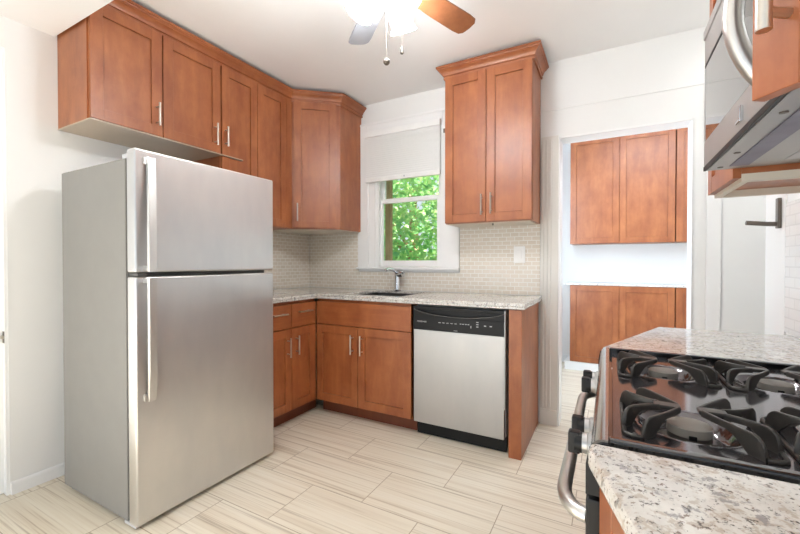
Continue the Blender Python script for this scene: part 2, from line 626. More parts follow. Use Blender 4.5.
struct(MB().box(WR - 0.004, WR + 0.104, 2.424, 2.434, 0, CEIL).box(WR - 0.006, WR, 2.20, 2.43, 0, CEIL).build('trim_5', M['trim'], smooth=0))
struct(MB().box(-0.62, 0.9, 4.838, 4.85, 0, 0.09, 0.003).build('baseboard_pantry', M['trim']))
struct(MB().box(-40, 40, 3.2, 60, -0.75, -0.65).build('ground', M['lawn'], smooth=0))

# window_1
w1 = bpy.data.objects.new('window_1', None)
w1.location = (-1.53, WB, 1.07)
COL.objects.link(w1)
struct(w1)
cs = MB()
cs.box(-2.014, -1.905, WB - 0.02, WB - 0.0005, 1.11, 2.382, 0.003)
cs.box(-1.190, -1.049, WB - 0.02, WB - 0.0005, 1.11, 2.382, 0.003)
cs.box(-1.905, -1.190, WB - 0.02, WB - 0.0005, 2.275, 2.382, 0.003)
cs.box(-2.02, -1.043, WB - 0.026, WB - 0.0005, 2.37, 2.392, 0.003)
cs.build('casing', M['trim'], w1)
st = MB()
st.box(-2.014, -1.043, WB - 0.05, WB - 0.0005, 1.092, 1.112, 0.005)
st.box(WX0, WX1, WB - 0.001, Y1 - 0.02, 1.09, 1.1165)
st.build('stool', M['trim'], w1)
MB().box(-2.005, -1.05, WB - 0.022, WB - 0.0005, 1.073, 1.092, 0.003).build('apron', M['trim'], w1)
jb = MB()
jb.box(-1.905, WX0 + 0.012, WB - 0.012, Y1, 1.112, WZ1)
jb.box(WX1 - 0.012, -1.190, WB - 0.012, Y1, 1.112, WZ1)
jb.box(WX0, WX1, WB - 0.012, Y1, WZ1 - 0.012, WZ1)
jb.box(WX0 + 0.012, WX0 + 0.04, WB + 0.0, WB + 0.028, 1.112, WZ1)
jb.build('jamb', M['trim'], w1)
def sash(name, y0, y1, z0, z1, bot, top):
    x0, x1, sw = WX0 + 0.013, WX1 - 0.013, 0.046
    f = MB()
    f.box(x0, x0 + sw, y0, y1, z0, z1, 0.003)
    f.box(x1 - sw, x1, y0, y1, z0, z1, 0.003)
    f.box(x0 + sw, x1 - sw, y0, y1, z0, z0 + bot, 0.003)
    f.box(x0 + sw, x1 - sw, y0, y1, z1 - top, z1, 0.003)
    o = f.build(name, M['trim'], w1)
    MB().box(x0 + sw, x1 - sw, (y0 + y1) / 2 - 0.002, (y0 + y1) / 2 + 0.002, z0 + bot, z1 - top).build('pane', M['glass'], o, smooth=0)
sash('lower_sash', WB + 0.03, WB + 0.062, 1.118, 1.71, 0.052, 0.036)
sash('upper_sash', WB + 0.066, WB + 0.098, 1.685, WZ1 - 0.013, 0.036, 0.05)

# ------------------------------------------------------------------ doors and handles shared by the cabinets
def bar_handle(parent, T, x, z, length, vertical=True, out=0.034, r=0.0058, name='handle'):
    """T is the front's frame; (x, z) is the middle; y measured from the face."""
    h = MB(T)
    hl = length / 2
    if vertical:
        h.cyl((x, out, z - hl), (x, out, z + hl), r, seg=14)
        for s in (-1, 1):
            h.cyl((x, 0, z + s * hl * 0.68), (x, out, z + s * hl * 0.68), r * 0.75, seg=10)
    else:
        h.cyl((x - hl, out, z), (x + hl, out, z), r, seg=14)
        for s in (-1, 1):
            h.cyl((x + s * hl * 0.68, 0, z), (x + s * hl * 0.68, out, z), r * 0.75, seg=10)
    return h.build(name, M['nickel'], parent)

def shaker(parent, origin, u, n, w, h, handle=None, t=0.02, sw=0.058, mat='wood', name='door', hr=0.0058):
    """Shaker door: origin = lower corner of the back face; handle = (x, z, length) inside the door."""
    T = frame(origin, u, n)
    f = MB(T)
    b = 0.0010
    f.box(0, sw, 0, t, 0, h, b, 1)
    f.box(w - sw, w, 0, t, 0, h, b, 1)
    f.box(sw, w - sw, 0, t - 0.0004, 0, sw, b, 1)
    f.box(sw, w - sw, 0, t - 0.0004, h - sw, h, b, 1)
    d = f.build(name, M[mat], parent, smooth=0)
    p = MB(T)
    p.box(sw - 0.003, w - sw + 0.003, 0.003, t - 0.014, sw - 0.003, h - sw + 0.003)
    p.box(sw + 0.0016, w - sw - 0.0016, 0.004, t - 0.0085, sw + 0.0016, h - sw - 0.0016)
    p.build('panel', M[mat], d, smooth=0)
    if handle:
        T2 = frame(Vector(origin) + Vector(n).normalized() * t, u, n)
        bar_handle(d, T2, handle[0], handle[1], handle[2], r=hr)
    return d

def slab(parent, origin, u, n, w, h, handle=None, t=0.02, name='drawer'):
    T = frame(origin, u, n)
    d = MB(T).box(0, w, 0, t, 0, h, 0.0012, 1).build(name, M['wood_h'], parent, smooth=0)
    if handle:
        T2 = frame(Vector(origin) + Vector(n).normalized() * t, u, n)
        bar_handle(d, T2, handle[0], handle[1], handle[2], vertical=False)
    return d

CROWN = [(0.0, 2.458), (0.010, 2.458), (0.012, 2.470), (0.006, 2.472), (0.007, 2.480), (0.015, 2.483), (0.018, 2.494), (0.026, 2.506), (0.038, 2.515),
         (0.038, 2.519), (0.044, 2.521), (0.046, 2.527), (0.053, 2.529), (0.053, 2.541), (0.0, 2.541)]
PY, NY, PX, NX = (0, 1, 0), (0, -1, 0), (1, 0, 0), (-1, 0, 0)

# ------------------------------------------------------------------ upper cabinets, left wall
XF = -2.291                       # carcass front
UZ0, UZ1 = 1.428, 2.492
LEFT_CABS = []
c = thing('wall_cabinet', 'short two-door cherry wall cabinet above the refrigerator with pale underside', 'cabinet', (WL, 0.95, 1.866))
LEFT_CABS.append(c)
MB().box(WL + 0.001, XF, 0.951, 1.692, 1.87, UZ1, 0.001).build('body', M['wood'], c)
MB().box(WL + 0.001, XF + 0.034, 0.949, 1.855, 1.862, 1.8695, 0.0015).build('bottom_board', M['white_board'], c)
shaker(c, (XF, 0.957, 1.876), PY, PX, 0.352, 0.588, (0.352 - 0.033, 0.115, 0.13))
shaker(c, (XF, 1.316, 1.876), PY, PX, 0.372, 0.588, (0.372 - 0.045, 0.110, 0.14))
c = thing('wall_cabinet', 'tall cherry wall cabinet between the refrigerator top and the angled corner cabinet', 'cabinet', (WL, 1.695, UZ0))
LEFT_CABS.append(c)
MB().box(WL + 0.009, XF, 1.694, 2.341, UZ0, UZ1, 0.001).build('body', M['wood'], c)
shaker(c, (XF, 1.699, UZ0 + 0.004), PY, PX, 0.292, 1.03, (0.022, 0.57 - 0.01, 0.13))
shaker(c, (XF, 1.995, UZ0 + 0.004), PY, PX, 0.286, 1.03)
MB().box(XF - 0.001, XF + 0.018, 2.285, 2.338, UZ0 + 0.002, 2.466, 0.001).build('filler_strip', M['wood'], c)
# angled corner cabinet
A, B = Vector((XF, 2.345, 0)), Vector((-1.984, 2.602, 0))
c = thing('corner_cabinet', 'angled cherry corner wall cabinet with one door left of the window', 'cabinet', (WL, WB, UZ0))
LEFT_CABS.append(c)
MB().prism([(WL + 0.009, 2.345), (XF, 2.345), (-1.984, 2.602), (-1.984, WB - 0.009), (WL + 0.009, WB - 0.009)], UZ0, UZ1).build('body', M['wood'], c, smooth=0)
du = (B - A).normalized()
dn = Vector((du.y, -du.x, 0))
dl = (B - A).length
shaker(c, A + du * 0.028 + Vector((0, 0, UZ0 + 0.006)), du, dn, dl - 0.062, 1.026, (0.028, 0.125, 0.145))
MB().prism([(WL + 0.02, 2.36), (XF - 0.02, 2.36), (-2.0, 2.61), (-2.0, WB - 0.02), (WL + 0.02, WB - 0.02)], UZ0 - 0.006, UZ0).build('bottom_panel', M['pale_ply'], c, smooth=0)
crown_path = [(XF + 0.002, 0.951), (XF + 0.002, 1.693), (XF + 0.002, 2.344), (-1.983, 2.601), (-1.983, WB - 0.003)]
for cab, rng in zip(LEFT_CABS, ((0, 1), (1, 2), (2, 4))):
    MB().sweep(crown_path, CROWN, 1.0, rng).build('crown', M['wood_h'], cab, smooth=24)

# wall cabinet right of the window
UX0, UX1, UYF = -1.044, -0.4425, 2.604
c = thing('wall_cabinet', 'tall two-door cherry wall cabinet between window and pantry doorway', 'cabinet', (-0.743, WB, UZ0))
MB().box(UX0, UX1, UYF, WB - 0.009, UZ0, UZ1, 0.001).build('body', M['wood'], c)
shaker(c, (UX0 + 0.003, UYF, UZ0 + 0.004), PX, NY, 0.295, 1.03, (0.272, 0.113, 0.14))
shaker(c, (UX0 + 0.302, UYF, UZ0 + 0.004), PX, NY, 0.2965, 1.03, (0.038, 0.118, 0.14))
MB().sweep([(UX0 - 0.001, WB - 0.003), (UX0 - 0.001, UYF - 0.002), (UX1 + 0.001, UYF - 0.002), (UX1 + 0.001, WB - 0.003)], CROWN, 1.0).build('crown', M['wood_h'], c, smooth=24)
MB().box(UX0 + 0.018, UX1 - 0.018, UYF + 0.018, WB - 0.02, UZ0 - 0.006, UZ0).build('bottom_panel', M['pale_ply'], c)
MB().box(-0.715, -0.709, UYF + 0.03, UYF + 0.05, UZ0 - 0.02, UZ0 - 0.006).build('clip', M['dark_metal'], c)

# ------------------------------------------------------------------ base cabinets
CT0, CT1 = 0.876, 0.914
XB, YB = -1.996, 2.306             # carcass fronts (left run faces +X, back run faces -Y)
def carcass(cab, x0, x1, y0, y1, z0, z1, open_side, t=0.016):
    """Open-topped box of panels; open_side is covered by the doors, so it is left out."""
    m = MB()
    m.box(x0, x1, y0, y1, z0, z0 + t)
    if open_side != '-x': m.box(x0, x0 + t, y0, y1, z0 + t, z1)
    if open_side != '+x': m.box(x1 - t, x1, y0, y1, z0 + t, z1)
    if open_side != '-y': m.box(x0, x1, y0, y0 + t, z0 + t, z1)
    if open_side != '+y': m.box(x0, x1, y1 - t, y1, z0 + t, z1)
    return m.build('body', M['wood'], cab, smooth=0)

c = thing('base_cabinet', 'narrow cherry base cabinet with two drawers beside the refrigerator', 'cabinet', (-2.3, 2.0, 0))
carcass(c, WL + 0.002, XB, 1.755, 2.29, 0.102, CT0 - 0.001, None)
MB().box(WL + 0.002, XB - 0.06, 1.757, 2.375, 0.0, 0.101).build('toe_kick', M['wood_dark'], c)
shaker(c, (XB, 1.758, 0.106), PY, PX, 0.268, 0.578, (0.228, 0.578 - 0.125, 0.135))
shaker(c, (XB, 2.031, 0.106), PY, PX, 0.240, 0.578, (0.038, 0.578 - 0.12, 0.135))
slab(c, (XB, 1.758, 0.690), PY, PX, 0.268, 0.166, (0.14, 0.105, 0.13))
slab(c, (XB, 2.031, 0.690), PY, PX, 0.240, 0.166, (0.116, 0.108, 0.135))
MB().box(XB - 0.001, XB + 0.018, 2.273, 2.283, 0.106, 0.856).build('filler_strip', M['wood'], c)

c = thing('sink_base_cabinet', 'two-door cherry base cabinet under the sink', 'cabinet', (-1.58, 2.6, 0))
carcass(c, -1.978, -1.158, YB, WB - 0.002, 0.102, CT0 - 0.001, None)
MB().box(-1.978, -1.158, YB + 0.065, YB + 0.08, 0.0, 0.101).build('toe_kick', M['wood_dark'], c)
shaker(c, (-1.972, YB, 0.106), PX, NY, 0.378, 0.578, (0.340, 0.578 - 0.122, 0.14))
shaker(c, (-1.590, YB, 0.106), PX, NY, 0.427, 0.578, (0.040, 0.578 - 0.122, 0.14))
slab(c, (-1.972, YB, 0.690), PX, NY, 0.809, 0.168, name='false_front')

ep = MB().box(-0.522, -0.448, 2.297, WB - 0.03, 0.0, CT0 - 0.001, 0.001).build('end_panel', M['wood'], smooth=0)
rebase(ep, (-0.485, 2.6, 0))
tag(ep, 'floor-to-counter cherry end panel closing the counter right of the dishwasher', 'panel')

# L-shaped granite worktop with a sink cut-out
SX0, SX1, SY0, SY1 = -1.765, -1.29, 2.385, 2.83
xs = sorted([WL + 0.009, -1.966, SX0, SX1, -0.428])
ys = sorted([1.735, 2.281, SY0, SY1, WB - 0.009])
t = bmesh.new()
vs = {}
def gv(x, y):
    if (x, y) not in vs:
        vs[(x, y)] = t.verts.new((x, y, CT1))
    return vs[(x, y)]
for i in range(4):
    for j in range(4):
        cx, cy = (xs[i] + xs[i + 1]) / 2, (ys[j] + ys[j + 1]) / 2
        inside = (cx < -1.966) or (cy > 2.281)
        if not inside or (SX0 < cx < SX1 and SY0 < cy < SY1):
            continue
        t.faces.new((gv(xs[i], ys[j]), gv(xs[i + 1], ys[j]), gv(xs[i + 1], ys[j + 1]), gv(xs[i], ys[j + 1])))
ex = bmesh.ops.extrude_face_region(t, geom=t.faces[:])
bmesh.ops.translate(t, vec=(0, 0, -0.020), verts=[g for g in ex['geom'] if isinstance(g, bmesh.types.BMVert)])
ctm = MB()._add(t)
ctm.box(-1.984, -1.9662, 1.735, 2.2812, CT0 + 0.003, CT1 - 0.0201)
ctm.box(-1.984, -0.428, 2.2812, 2.298, CT0 + 0.003, CT1 - 0.0201)
ctm.box(-0.446, -0.428, 2.298, WB - 0.009, CT0 + 0.003, CT1 - 0.0201)
ct = ctm.build('countertop', M['granite'], bevel=0.004, smooth=0)
rebase(ct, (-1.9, 2.6, CT0))
tag(ct, 'L-shaped speckled granite worktop around the sink corner', 'countertop')

# sink
sk = MB()
zb = 0.72
sk.box(SX0 - 0.012, SX1 + 0.012, SY0 - 0.012, SY1 + 0.012, zb - 0.004, zb)
for x in (SX0 - 0.012, SX1 + 0.002):
    sk.box(x, x + 0.010, SY0 - 0.012, SY1 + 0.012, zb, CT1 - 0.0205)
for y in (SY0 - 0.012, SY1 + 0.002):
    sk.box(SX0 - 0.012, SX1 + 0.012, y, y + 0.010, zb, CT1 - 0.0205)
so = thing('sink', 'dark undermount sink set into the granite under the window', 'sink', (-1.53, 2.6, zb))
sk.build('basin', M['sink'], so)
MB().lathe([(0, 0.002), (0.035, 0.002), (0.042, 0.006), (0.045, 0.001), (0.045, 0)], Matrix.Translation((-1.53, 2.6, zb))).build('drain', M['chrome'], so)

# faucet
fa = thing('faucet', 'small chrome single-lever faucet behind the sink', 'faucet', (-1.575, 2.845, CT1))
MB().lathe([(0, 0.0), (0.032, 0.0), (0.032, 0.008), (0.025, 0.014), (0.023, 0.06), (0.023, 0.135), (0.02, 0.15), (0, 0.153)], Matrix.Translation((-1.575, 2.845, CT1))).build('body', M['chrome'], fa)
MB().tube([(-1.575, 2.850, 1.045), (-1.577, 2.825, 1.075), (-1.580, 2.77, 1.095), (-1.583, 2.70, 1.098), (-1.584, 2.665, 1.090)], [0.015, 0.014, 0.013, 0.013, 0.014], 14).build('spout', M['chrome'], fa)
MB().tube([(-1.565, 2.842, 1.052), (-1.535, 2.838, 1.056), (-1.515, 2.835, 1.058), (-1.510, 2.834, 1.058)], [0.024, 0.028, 0.027, 0.016], 16).build('lever_hub', M['chrome'], fa)
MB().tube([(-1.513, 2.834, 1.06), (-1.50, 2.815, 1.075), (-1.495, 2.79, 1.080)], [0.007, 0.006, 0.005], 10).build('lever', M['chrome'], fa)

# ------------------------------------------------------------------ dishwasher
dw = thing('dishwasher', 'stainless dishwasher with black control strip under the granite worktop', 'dishwasher', (-0.84, 2.6, 0))
DX_0, DX_1 = -1.147, -0.542
MB().box(DX_0 + 0.006, DX_1 - 0.004, 2.33, WB - 0.03, 0.10, 0.868).build('tub', M['light_grey'], dw)
MB().box(DX_0 + 0.001, DX_1 - 0.006, 2.295, 2.33, 0.097, 0.712, 0.004).build('door', M['steel_flat'], dw)
MB().box(DX_0 + 0.006, DX_1 - 0.002, 2.345, 2.36, 0.005, 0.100).build('kick_plate', M['black'], dw)
MB().box(DX_1 - 0.0045, DX_1 + 0.0005, 2.292, 2.33, 0.28, 0.866).build('side_trim', M['steel_flat'], dw)
# black control panel with a recessed pull under a curved lip
cp = MB()
cp.box(DX_0 + 0.001, DX_1 - 0.006, 2.289, 2.33, 0.713, 0.806, 0.003)
cp.box(DX_0 + 0.001, DX_1 - 0.006, 2.289, 2.33, 0.848, 0.866, 0.003)
cp.box(DX_0 + 0.001, DX_1 - 0.006, 2.315, 2.33, 0.803, 0.85)
xm, hw = (DX_0 + DX_1) / 2, (DX_1 - DX_0) / 2 - 0.004
lo = []
N = 16
for i in range(N + 1):
    s = -1 + 2 * i / N
    lo.append((xm + s * hw, 0.846 - 0.040 * (1 - s * s) ** 0.8))
cp.prism([(xm - hw, 0.80)] + [(x, z) for x, z in lo] + [(xm + hw, 0.80)], 2.289, 2.31, axis='Y')
cpo = cp.build('control_panel', M['black'], dw)
MB().tube([(x, 2.288, z) for x, z in lo], 0.0026, 6).build('pull_lip', M['gasket'], cpo)
marks = [(-0.965 + k * 0.027, -0.950 + k * 0.027, 0.766, 0.769) for k in range(5)]
marks += [(-0.822 + k * 0.017, -0.812 + k * 0.017, 0.767, 0.771) for k in range(4)]
marks += [(-0.716, -0.703, 0.757 + k * 0.014, 0.761 + k * 0.014) for k in range(3)]
marks += [(-0.668 + k * 0.035, -0.655 + k * 0.035, 0.765, 0.771) for k in range(2)]
marks += [(-0.752, -0.748, 0.748, 0.762), (-0.862, -0.838, 0.722, 0.724)]
for a_, b_, c_, d_ in marks:
    MB().box(a_, b_, 2.2875, 2.2895, c_, d_).build('button_mark', M['print'], cpo, smooth=0)
fd = bpy.data.curves.new('lettering', 'FONT')
fd.body = 'FRIGIDAIRE'
fd.size = 0.0135
fd.extrude = 0.0003
fd.materials.append(M['print'])
fo = bpy.data.objects.new('lettering', fd)
lm = bpy.data.meshes.new_from_object(fo)
bpy.data.objects.remove(fo)
lo_ = bpy.data.objects.new('lettering', lm)
lo_.parent = cpo
lo_.location = Vector((-1.118, 2.2885, 0.762)) - Vector(dw.location)
lo_.rotation_euler = (PI / 2, 0, 0)
COL.objects.link(lo_)

# ------------------------------------------------------------------ refrigerator
FY0, FY1, FXF = 0.897, 1.660, -1.761
fr = thing('refrigerator', 'large stainless top-freezer refrigerator standing against the left wall', 'refrigerator', (-2.2, 1.33, 0))
MB().box(-2.44, FXF - 0.082, FY0 + 0.003, FY1 - 0.003, 0.022, 1.604, 0.006).build('body', M['fridge_side'], fr)
MB().box(FXF - 0.082, FXF - 0.066, FY0 + 0.012, FY1 - 0.012, 0.05, 1.600).build('gasket', M['gasket'], fr)
MB().box(FXF - 0.066, FXF, FY0, FY1, 1.109, 1.640, 0.009, 3).build('freezer_door', M['steel'], fr)
MB().box(FXF - 0.066, FXF, FY0, FY1, 0.020, 1.091, 0.009, 3).build('fridge_door', M['steel'], fr)
doors = {o.name.split('.')[0]: o for o in fr.children}
def fridge_handle(door, y0a, y0b, za, zb_, outa, outb, posts):
    """Flat tapered bar from height za (close to the door) to zb_ (standing off)."""
    w = 0.036
    m = MB()
    t = bmesh.new()
    secs = []
    n = 8
    for i in range(n + 1):
        f = i / n
        z = za + (zb_ - za) * f
        o = outa + (outb - outa) * (f ** 0.75)
        y = y0a + (y0b - y0a) * f
        th = 0.011
        secs.append([t.verts.new((FXF + o - th, y, z)), t.verts.new((FXF + o, y + 0.003, z)), t.verts.new((FXF + o, y + w - 0.003, z)), t.verts.new((FXF + o - th, y + w, z))])
    for a, b in zip(secs, secs[1:]):
        for k in range(4):
            t.faces.new((a[k], a[(k + 1) % 4], b[(k + 1) % 4], b[k]))
    t.faces.new(secs[0])
    t.faces.new(secs[-1])
    m._add(t)
    for (z, o, dz) in posts:
        m.box(FXF - 0.001, FXF + o - 0.004, y0b + 0.004, y0b + w - 0.006, z - dz, z + dz, 0.002)
    m.build('handle', M['satin'], door)
fridge_handle(doors['freezer_door'], 0.942, 0.924, 1.606, 1.114, 0.012, 0.052, [(1.127, 0.05, 0.011), (1.588, 0.012, 0.015)])
fridge_handle(doors['fridge_door'], 0.942, 0.924, 0.550, 1.087, 0.012, 0.052, [(1.075, 0.05, 0.011), (0.567, 0.012, 0.015)])
MB().box(FXF - 0.12, FXF - 0.015, FY0 + 0.01, FY0 + 0.055, 1.6045, 1.626, 0.004).build('hinge_cover', M['light_grey'], fr)
MB().box(FXF - 0.10, FXF - 0.004, FY0 + 0.012, FY0 + 0.05, 1.0935, 1.1065, 0.002).build('center_hinge', M['gasket'], fr)
MB().box(FXF - 0.11, FXF - 0.02, FY0 + 0.004, FY0 + 0.05, 0.008, 0.0215, 0.002).build('bottom_hinge', M['light_grey'], fr)
MB().box(FXF - 0.11, FXF - 0.09, FY0 + 0.06, FY1 - 0.02, 0.004, 0.030).build('toe_grille', M['black'], fr)
for x in (-2.40, FXF - 0.14):
    for y in (FY0 + 0.04, FY1 - 0.04):
        MB().cyl((x, y, 0), (x, y, 0.026), 0.018, seg=12).build('foot', M['black'], fr)

# ------------------------------------------------------------------ right-hand run: range between two tapered granite tops
RZ = 0.862
RY0, RY1 = 0.704, 1.492
def taper(m, poly, z0, z1, bev):
    return m.prism(poly, z0, z1, bev)
nb = thing('base_cabinet', 'cherry base cabinet under the near granite top in front of the range', 'cabinet', (0.35, 0.2, 0))
MB().prism([(0.004, 0.698), (0.30, -0.32), (WR - 0.003, -0.32), (WR - 0.003, 0.698)], 0.10, RZ - 0.036).build('body', M['wood'], nb, smooth=0)
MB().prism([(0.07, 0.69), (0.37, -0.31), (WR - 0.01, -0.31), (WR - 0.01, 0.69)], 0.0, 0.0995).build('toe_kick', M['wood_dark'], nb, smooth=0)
ndir = Vector((0.30 - 0.004, -0.32 - 0.698, 0)).normalized()
nn = Vector((ndir.y, -ndir.x, 0))
for k in range(2):
    o0 = Vector((0.004, 0.694, 0.11)) + ndir * (0.0 + k * 0.5)
    shaker(nb, o0, ndir, nn, 0.496, 0.712, (0.456 if k == 0 else 0.04, 0.60, 0.14), t=0.018)
nt = MB().prism([(-0.030, 0.668), (-0.028, 0.700), (WR - 0.009, 0.700), (WR - 0.009, -0.34), (0.278, -0.34)], RZ - 0.034, RZ, 0.011).build('countertop', M['granite'])
rebase(nt, (0.35, 0.2, RZ - 0.034))
tag(nt, 'pale speckled granite top on the near side of the range', 'countertop')
fb = thing('base_cabinet', 'cherry base cabinet hidden behind the range below the far granite top', 'cabinet', (0.42, 1.8, 0))
MB().prism([(0.02, 1.50), (0.225, 2.06), (WR - 0.003, 2.06), (WR - 0.003, 1.50)], 0.10, RZ - 0.036).build('body', M['wood'], fb, smooth=0)
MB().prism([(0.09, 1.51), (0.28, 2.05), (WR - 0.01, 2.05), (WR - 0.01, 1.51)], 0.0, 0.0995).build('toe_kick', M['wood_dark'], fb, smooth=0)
fdir = Vector((0.205, 0.56, 0)).normalized()
shaker(fb, Vector((0.02, 1.50, 0.11)) + fdir * 0.02, fdir, Vector((-fdir.y, fdir.x, 0)), 0.55, 0.69, (0.04, 0.60, 0.14), t=0.018)
ft = MB().prism([(-0.024, 1.496), (0.190, 2.09), (WR - 0.009, 2.09), (WR - 0.009, 1.496)], RZ - 0.034, RZ, 0.007).build('countertop', M['granite'])
rebase(ft, (0.42, 1.8, RZ - 0.034))
tag(ft, 'tapered speckled granite top on the far side of the range', 'countertop')

rg = thing('range', 'stainless and black gas range with cast-iron grates between two granite tops', 'stove', (0.3, 1.1, 0))
XR = -0.002      # front of the oven body
MB().box(XR, 0.625, RY0, RY1, 0.06, 0.79).build('body', M['black_enamel'], rg, smooth=0)
MB().box(XR + 0.03, 0.60, RY0 + 0.02, RY1 - 0.02, 0.0, 0.06).build('plinth', M['black'], rg, smooth=0)
# front control panel: stainless, sloping back to a rolled top edge
prof = [(-0.029, 0.772), (-0.029, 0.826), (-0.028, 0.842), (-0.025, 0.853), (-0.019, 0.860), (-0.010, 0.864), (-0.0015, 0.864), (-0.0015, 0.772)]
cpn = MB().prism(prof, RY0 + 0.004, RY1 - 0.004, axis='Y').build('control_panel', M['polished'], rg, smooth=50)
prof2 = [(-0.034, 0.770), (-0.034, 0.82), (-0.029, 0.848), (-0.01, 0.858), (0.004, 0.858), (0.004, 0.770)]
for ya in (RY0, RY1 - 0.0038):
    MB().prism(prof2, ya, ya + 0.0038, axis='Y').build('end_cap', M['black'], rg, smooth=0)
for yk in (0.826, 0.908, 1.226, 1.304):
    T = Matrix.Translation((-0.029, yk, 0.802)) @ Matrix.Rotation(-PI / 2, 4, 'Y')
    k = MB().lathe([(0, 0), (0.022, 0), (0.022, 0.006), (0.0195, 0.008), (0.0185, 0.019), (0.0, 0.019)], T, 24).build('knob', M['steel_flat'], rg)
    MB(T).box(-0.021, 0.021, -0.011, 0.011, 0.020, 0.042, 0.004).lathe([(0, 0.017), (0.0195, 0.017), (0.0185, 0.030), (0, 0.030)], T, 24).build('grip', M['black'], k)
# oven door, handle, drawer
od = MB().box(-0.034, XR - 0.001, RY0 + 0.002, RY1 - 0.002, 0.25, 0.762, 0.006).build('oven_door', M['black'], rg)
MB().box(-0.036, -0.0335, RY0 + 0.10, RY1 - 0.10, 0.36, 0.62, 0.001).build('window', M['black_enamel'], od)
hp = []
for i in range(7):
    a = PI / 2 * i / 6
    hp.append((-0.033 - 0.044 * math.sin(a), 0.742 + 0.085 * (1 - math.cos(a)), 0.712))
hp2 = [(x, RY0 + RY1 - y, z) for x, y, z in reversed(hp)]
MB().tube(hp + [(-0.077, 1.0, 0.712), (-0.077, 1.2, 0.712)] + hp2, 0.0135, 16).build('handle', M['satin'], od)
MB().box(-0.031, XR - 0.001, RY0 + 0.002, RY1 - 0.002, 0.07, 0.244, 0.005).build('drawer', M['black_enamel'], rg)
# cooktop: rim and recessed well
CX0, CX1, CY0, CY1 = 0.004, 0.60, RY0, RY1
ck = MB()
rim = 0.022
ck.box(CX0 - 0.005, CX1 + 0.02, CY0, CY0 + rim, 0.80, 0.866, 0.004)
ck.box(CX0 - 0.005, CX1 + 0.02, CY1 - rim, CY1, 0.80, 0.866, 0.004)
ck.box(CX0 - 0.005, CX0 + 0.0015, CY0 + rim, CY1 - rim, 0.80, 0.842)
ck.box(CX1, CX1 + 0.02, CY0 + rim, CY1 - rim, 0.80, 0.866, 0.004)
cto = ck.build('cooktop_rim', M['black_enamel'], rg)
BX = (0.130, 0.362)
BY = (0.880, 1.285)
t = bmesh.new()
nx, ny = 90, 116
x0, x1, y0, y1 = CX0 + 0.002, CX1 - 0.0005, CY0 + rim - 0.001, CY1 - rim + 0.001
gr = []
for i in range(nx + 1):
    row = []
    for j in range(ny + 1):
        x, y = x0 + (x1 - x0) * i / nx, y0 + (y1 - y0) * j / ny
        r = min(math.hypot(x - bx, y - by) for bx in BX for by in BY)
        f = min(1.0, max(0.0, (0.080 - r) / 0.022))
        row.append(t.verts.new((x, y, 0.850 - 0.028 * f * f * (3 - 2 * f))))
    gr.append(row)
for i in range(nx):
    for j in range(ny):
        t.faces.new((gr[i][j], gr[i + 1][j], gr[i + 1][j + 1], gr[i][j + 1]))
MB()._add(t).build('cooktop', M['cooktop'], rg, smooth=40)
for bx in BX:
    for by in BY:
        T = Matrix.Translation((bx, by, 0.8205))
        b = MB().lathe([(0, 0), (0.051, 0), (0.050, 0.003), (0.045, 0.006), (0.034, 0.008), (0.034, 0.018), (0, 0.018)], T, 36).build('burner', M['burner_ring'], rg)
        MB().lathe([(0, 0.018), (0.035, 0.018), (0.0355, 0.020), (0.0345, 0.0325), (0.032, 0.034), (0, 0.0345)], T, 36).build('cap', M['burner_cap'], b)
        MB(T).box(-0.006, 0.006, -0.038, -0.034, 0.016, 0.024, 0.001).build('igniter', M['black'], b)
# grates: one over each burner, a cross bar and eight swept fingers
GZ0, GZ1 = 0.853, 0.886
def ribbon(m, base, via, tip, th=0.0072, n=16):
    """Upright iron blade: full height at the rail, undercut towards its tip."""
    p0, p1, p2 = Vector(base), Vector(via), Vector(tip)
    t = bmesh.new()
    secs = []
    for i in range(n + 1):
        f = i / n
        p = p0 * (1 - f) ** 2 + p1 * 2 * f * (1 - f) + p2 * f * f
        d = ((p1 - p0) * (1 - f) + (p2 - p1) * f).normalized()
        nn_ = Vector((-d.y, d.x))
        rise = min(1.0, f / 0.24)
        top = GZ0 + 0.008 + (GZ1 - GZ0 - 0.008) * math.sqrt(1 - (1 - rise) ** 2)
        g = min(1.0, max(0.0, (f - 0.26) / 0.36))
        bot = GZ0 - 0.003 + (GZ1 - 0.011 - GZ0 + 0.003) * math.sin(g * PI / 2)
        h = th / 2
        q = [(-h, bot), (h, bot), (h, top - 0.0025), (h * 0.45, top), (-h * 0.45, top), (-h, top - 0.0025)]
        secs.append([t.verts.new((p.x + nn_.x * o, p.y + nn_.y * o, z)) for o, z in q])
    for a_, b_ in zip(secs, secs[1:]):
        for k in range(6):
            t.faces.new((a_[k], a_[(k + 1) % 6], b_[(k + 1) % 6], b_[k]))
    t.faces.new(secs[0])
    t.faces.new(secs[-1])
    m._add(t)
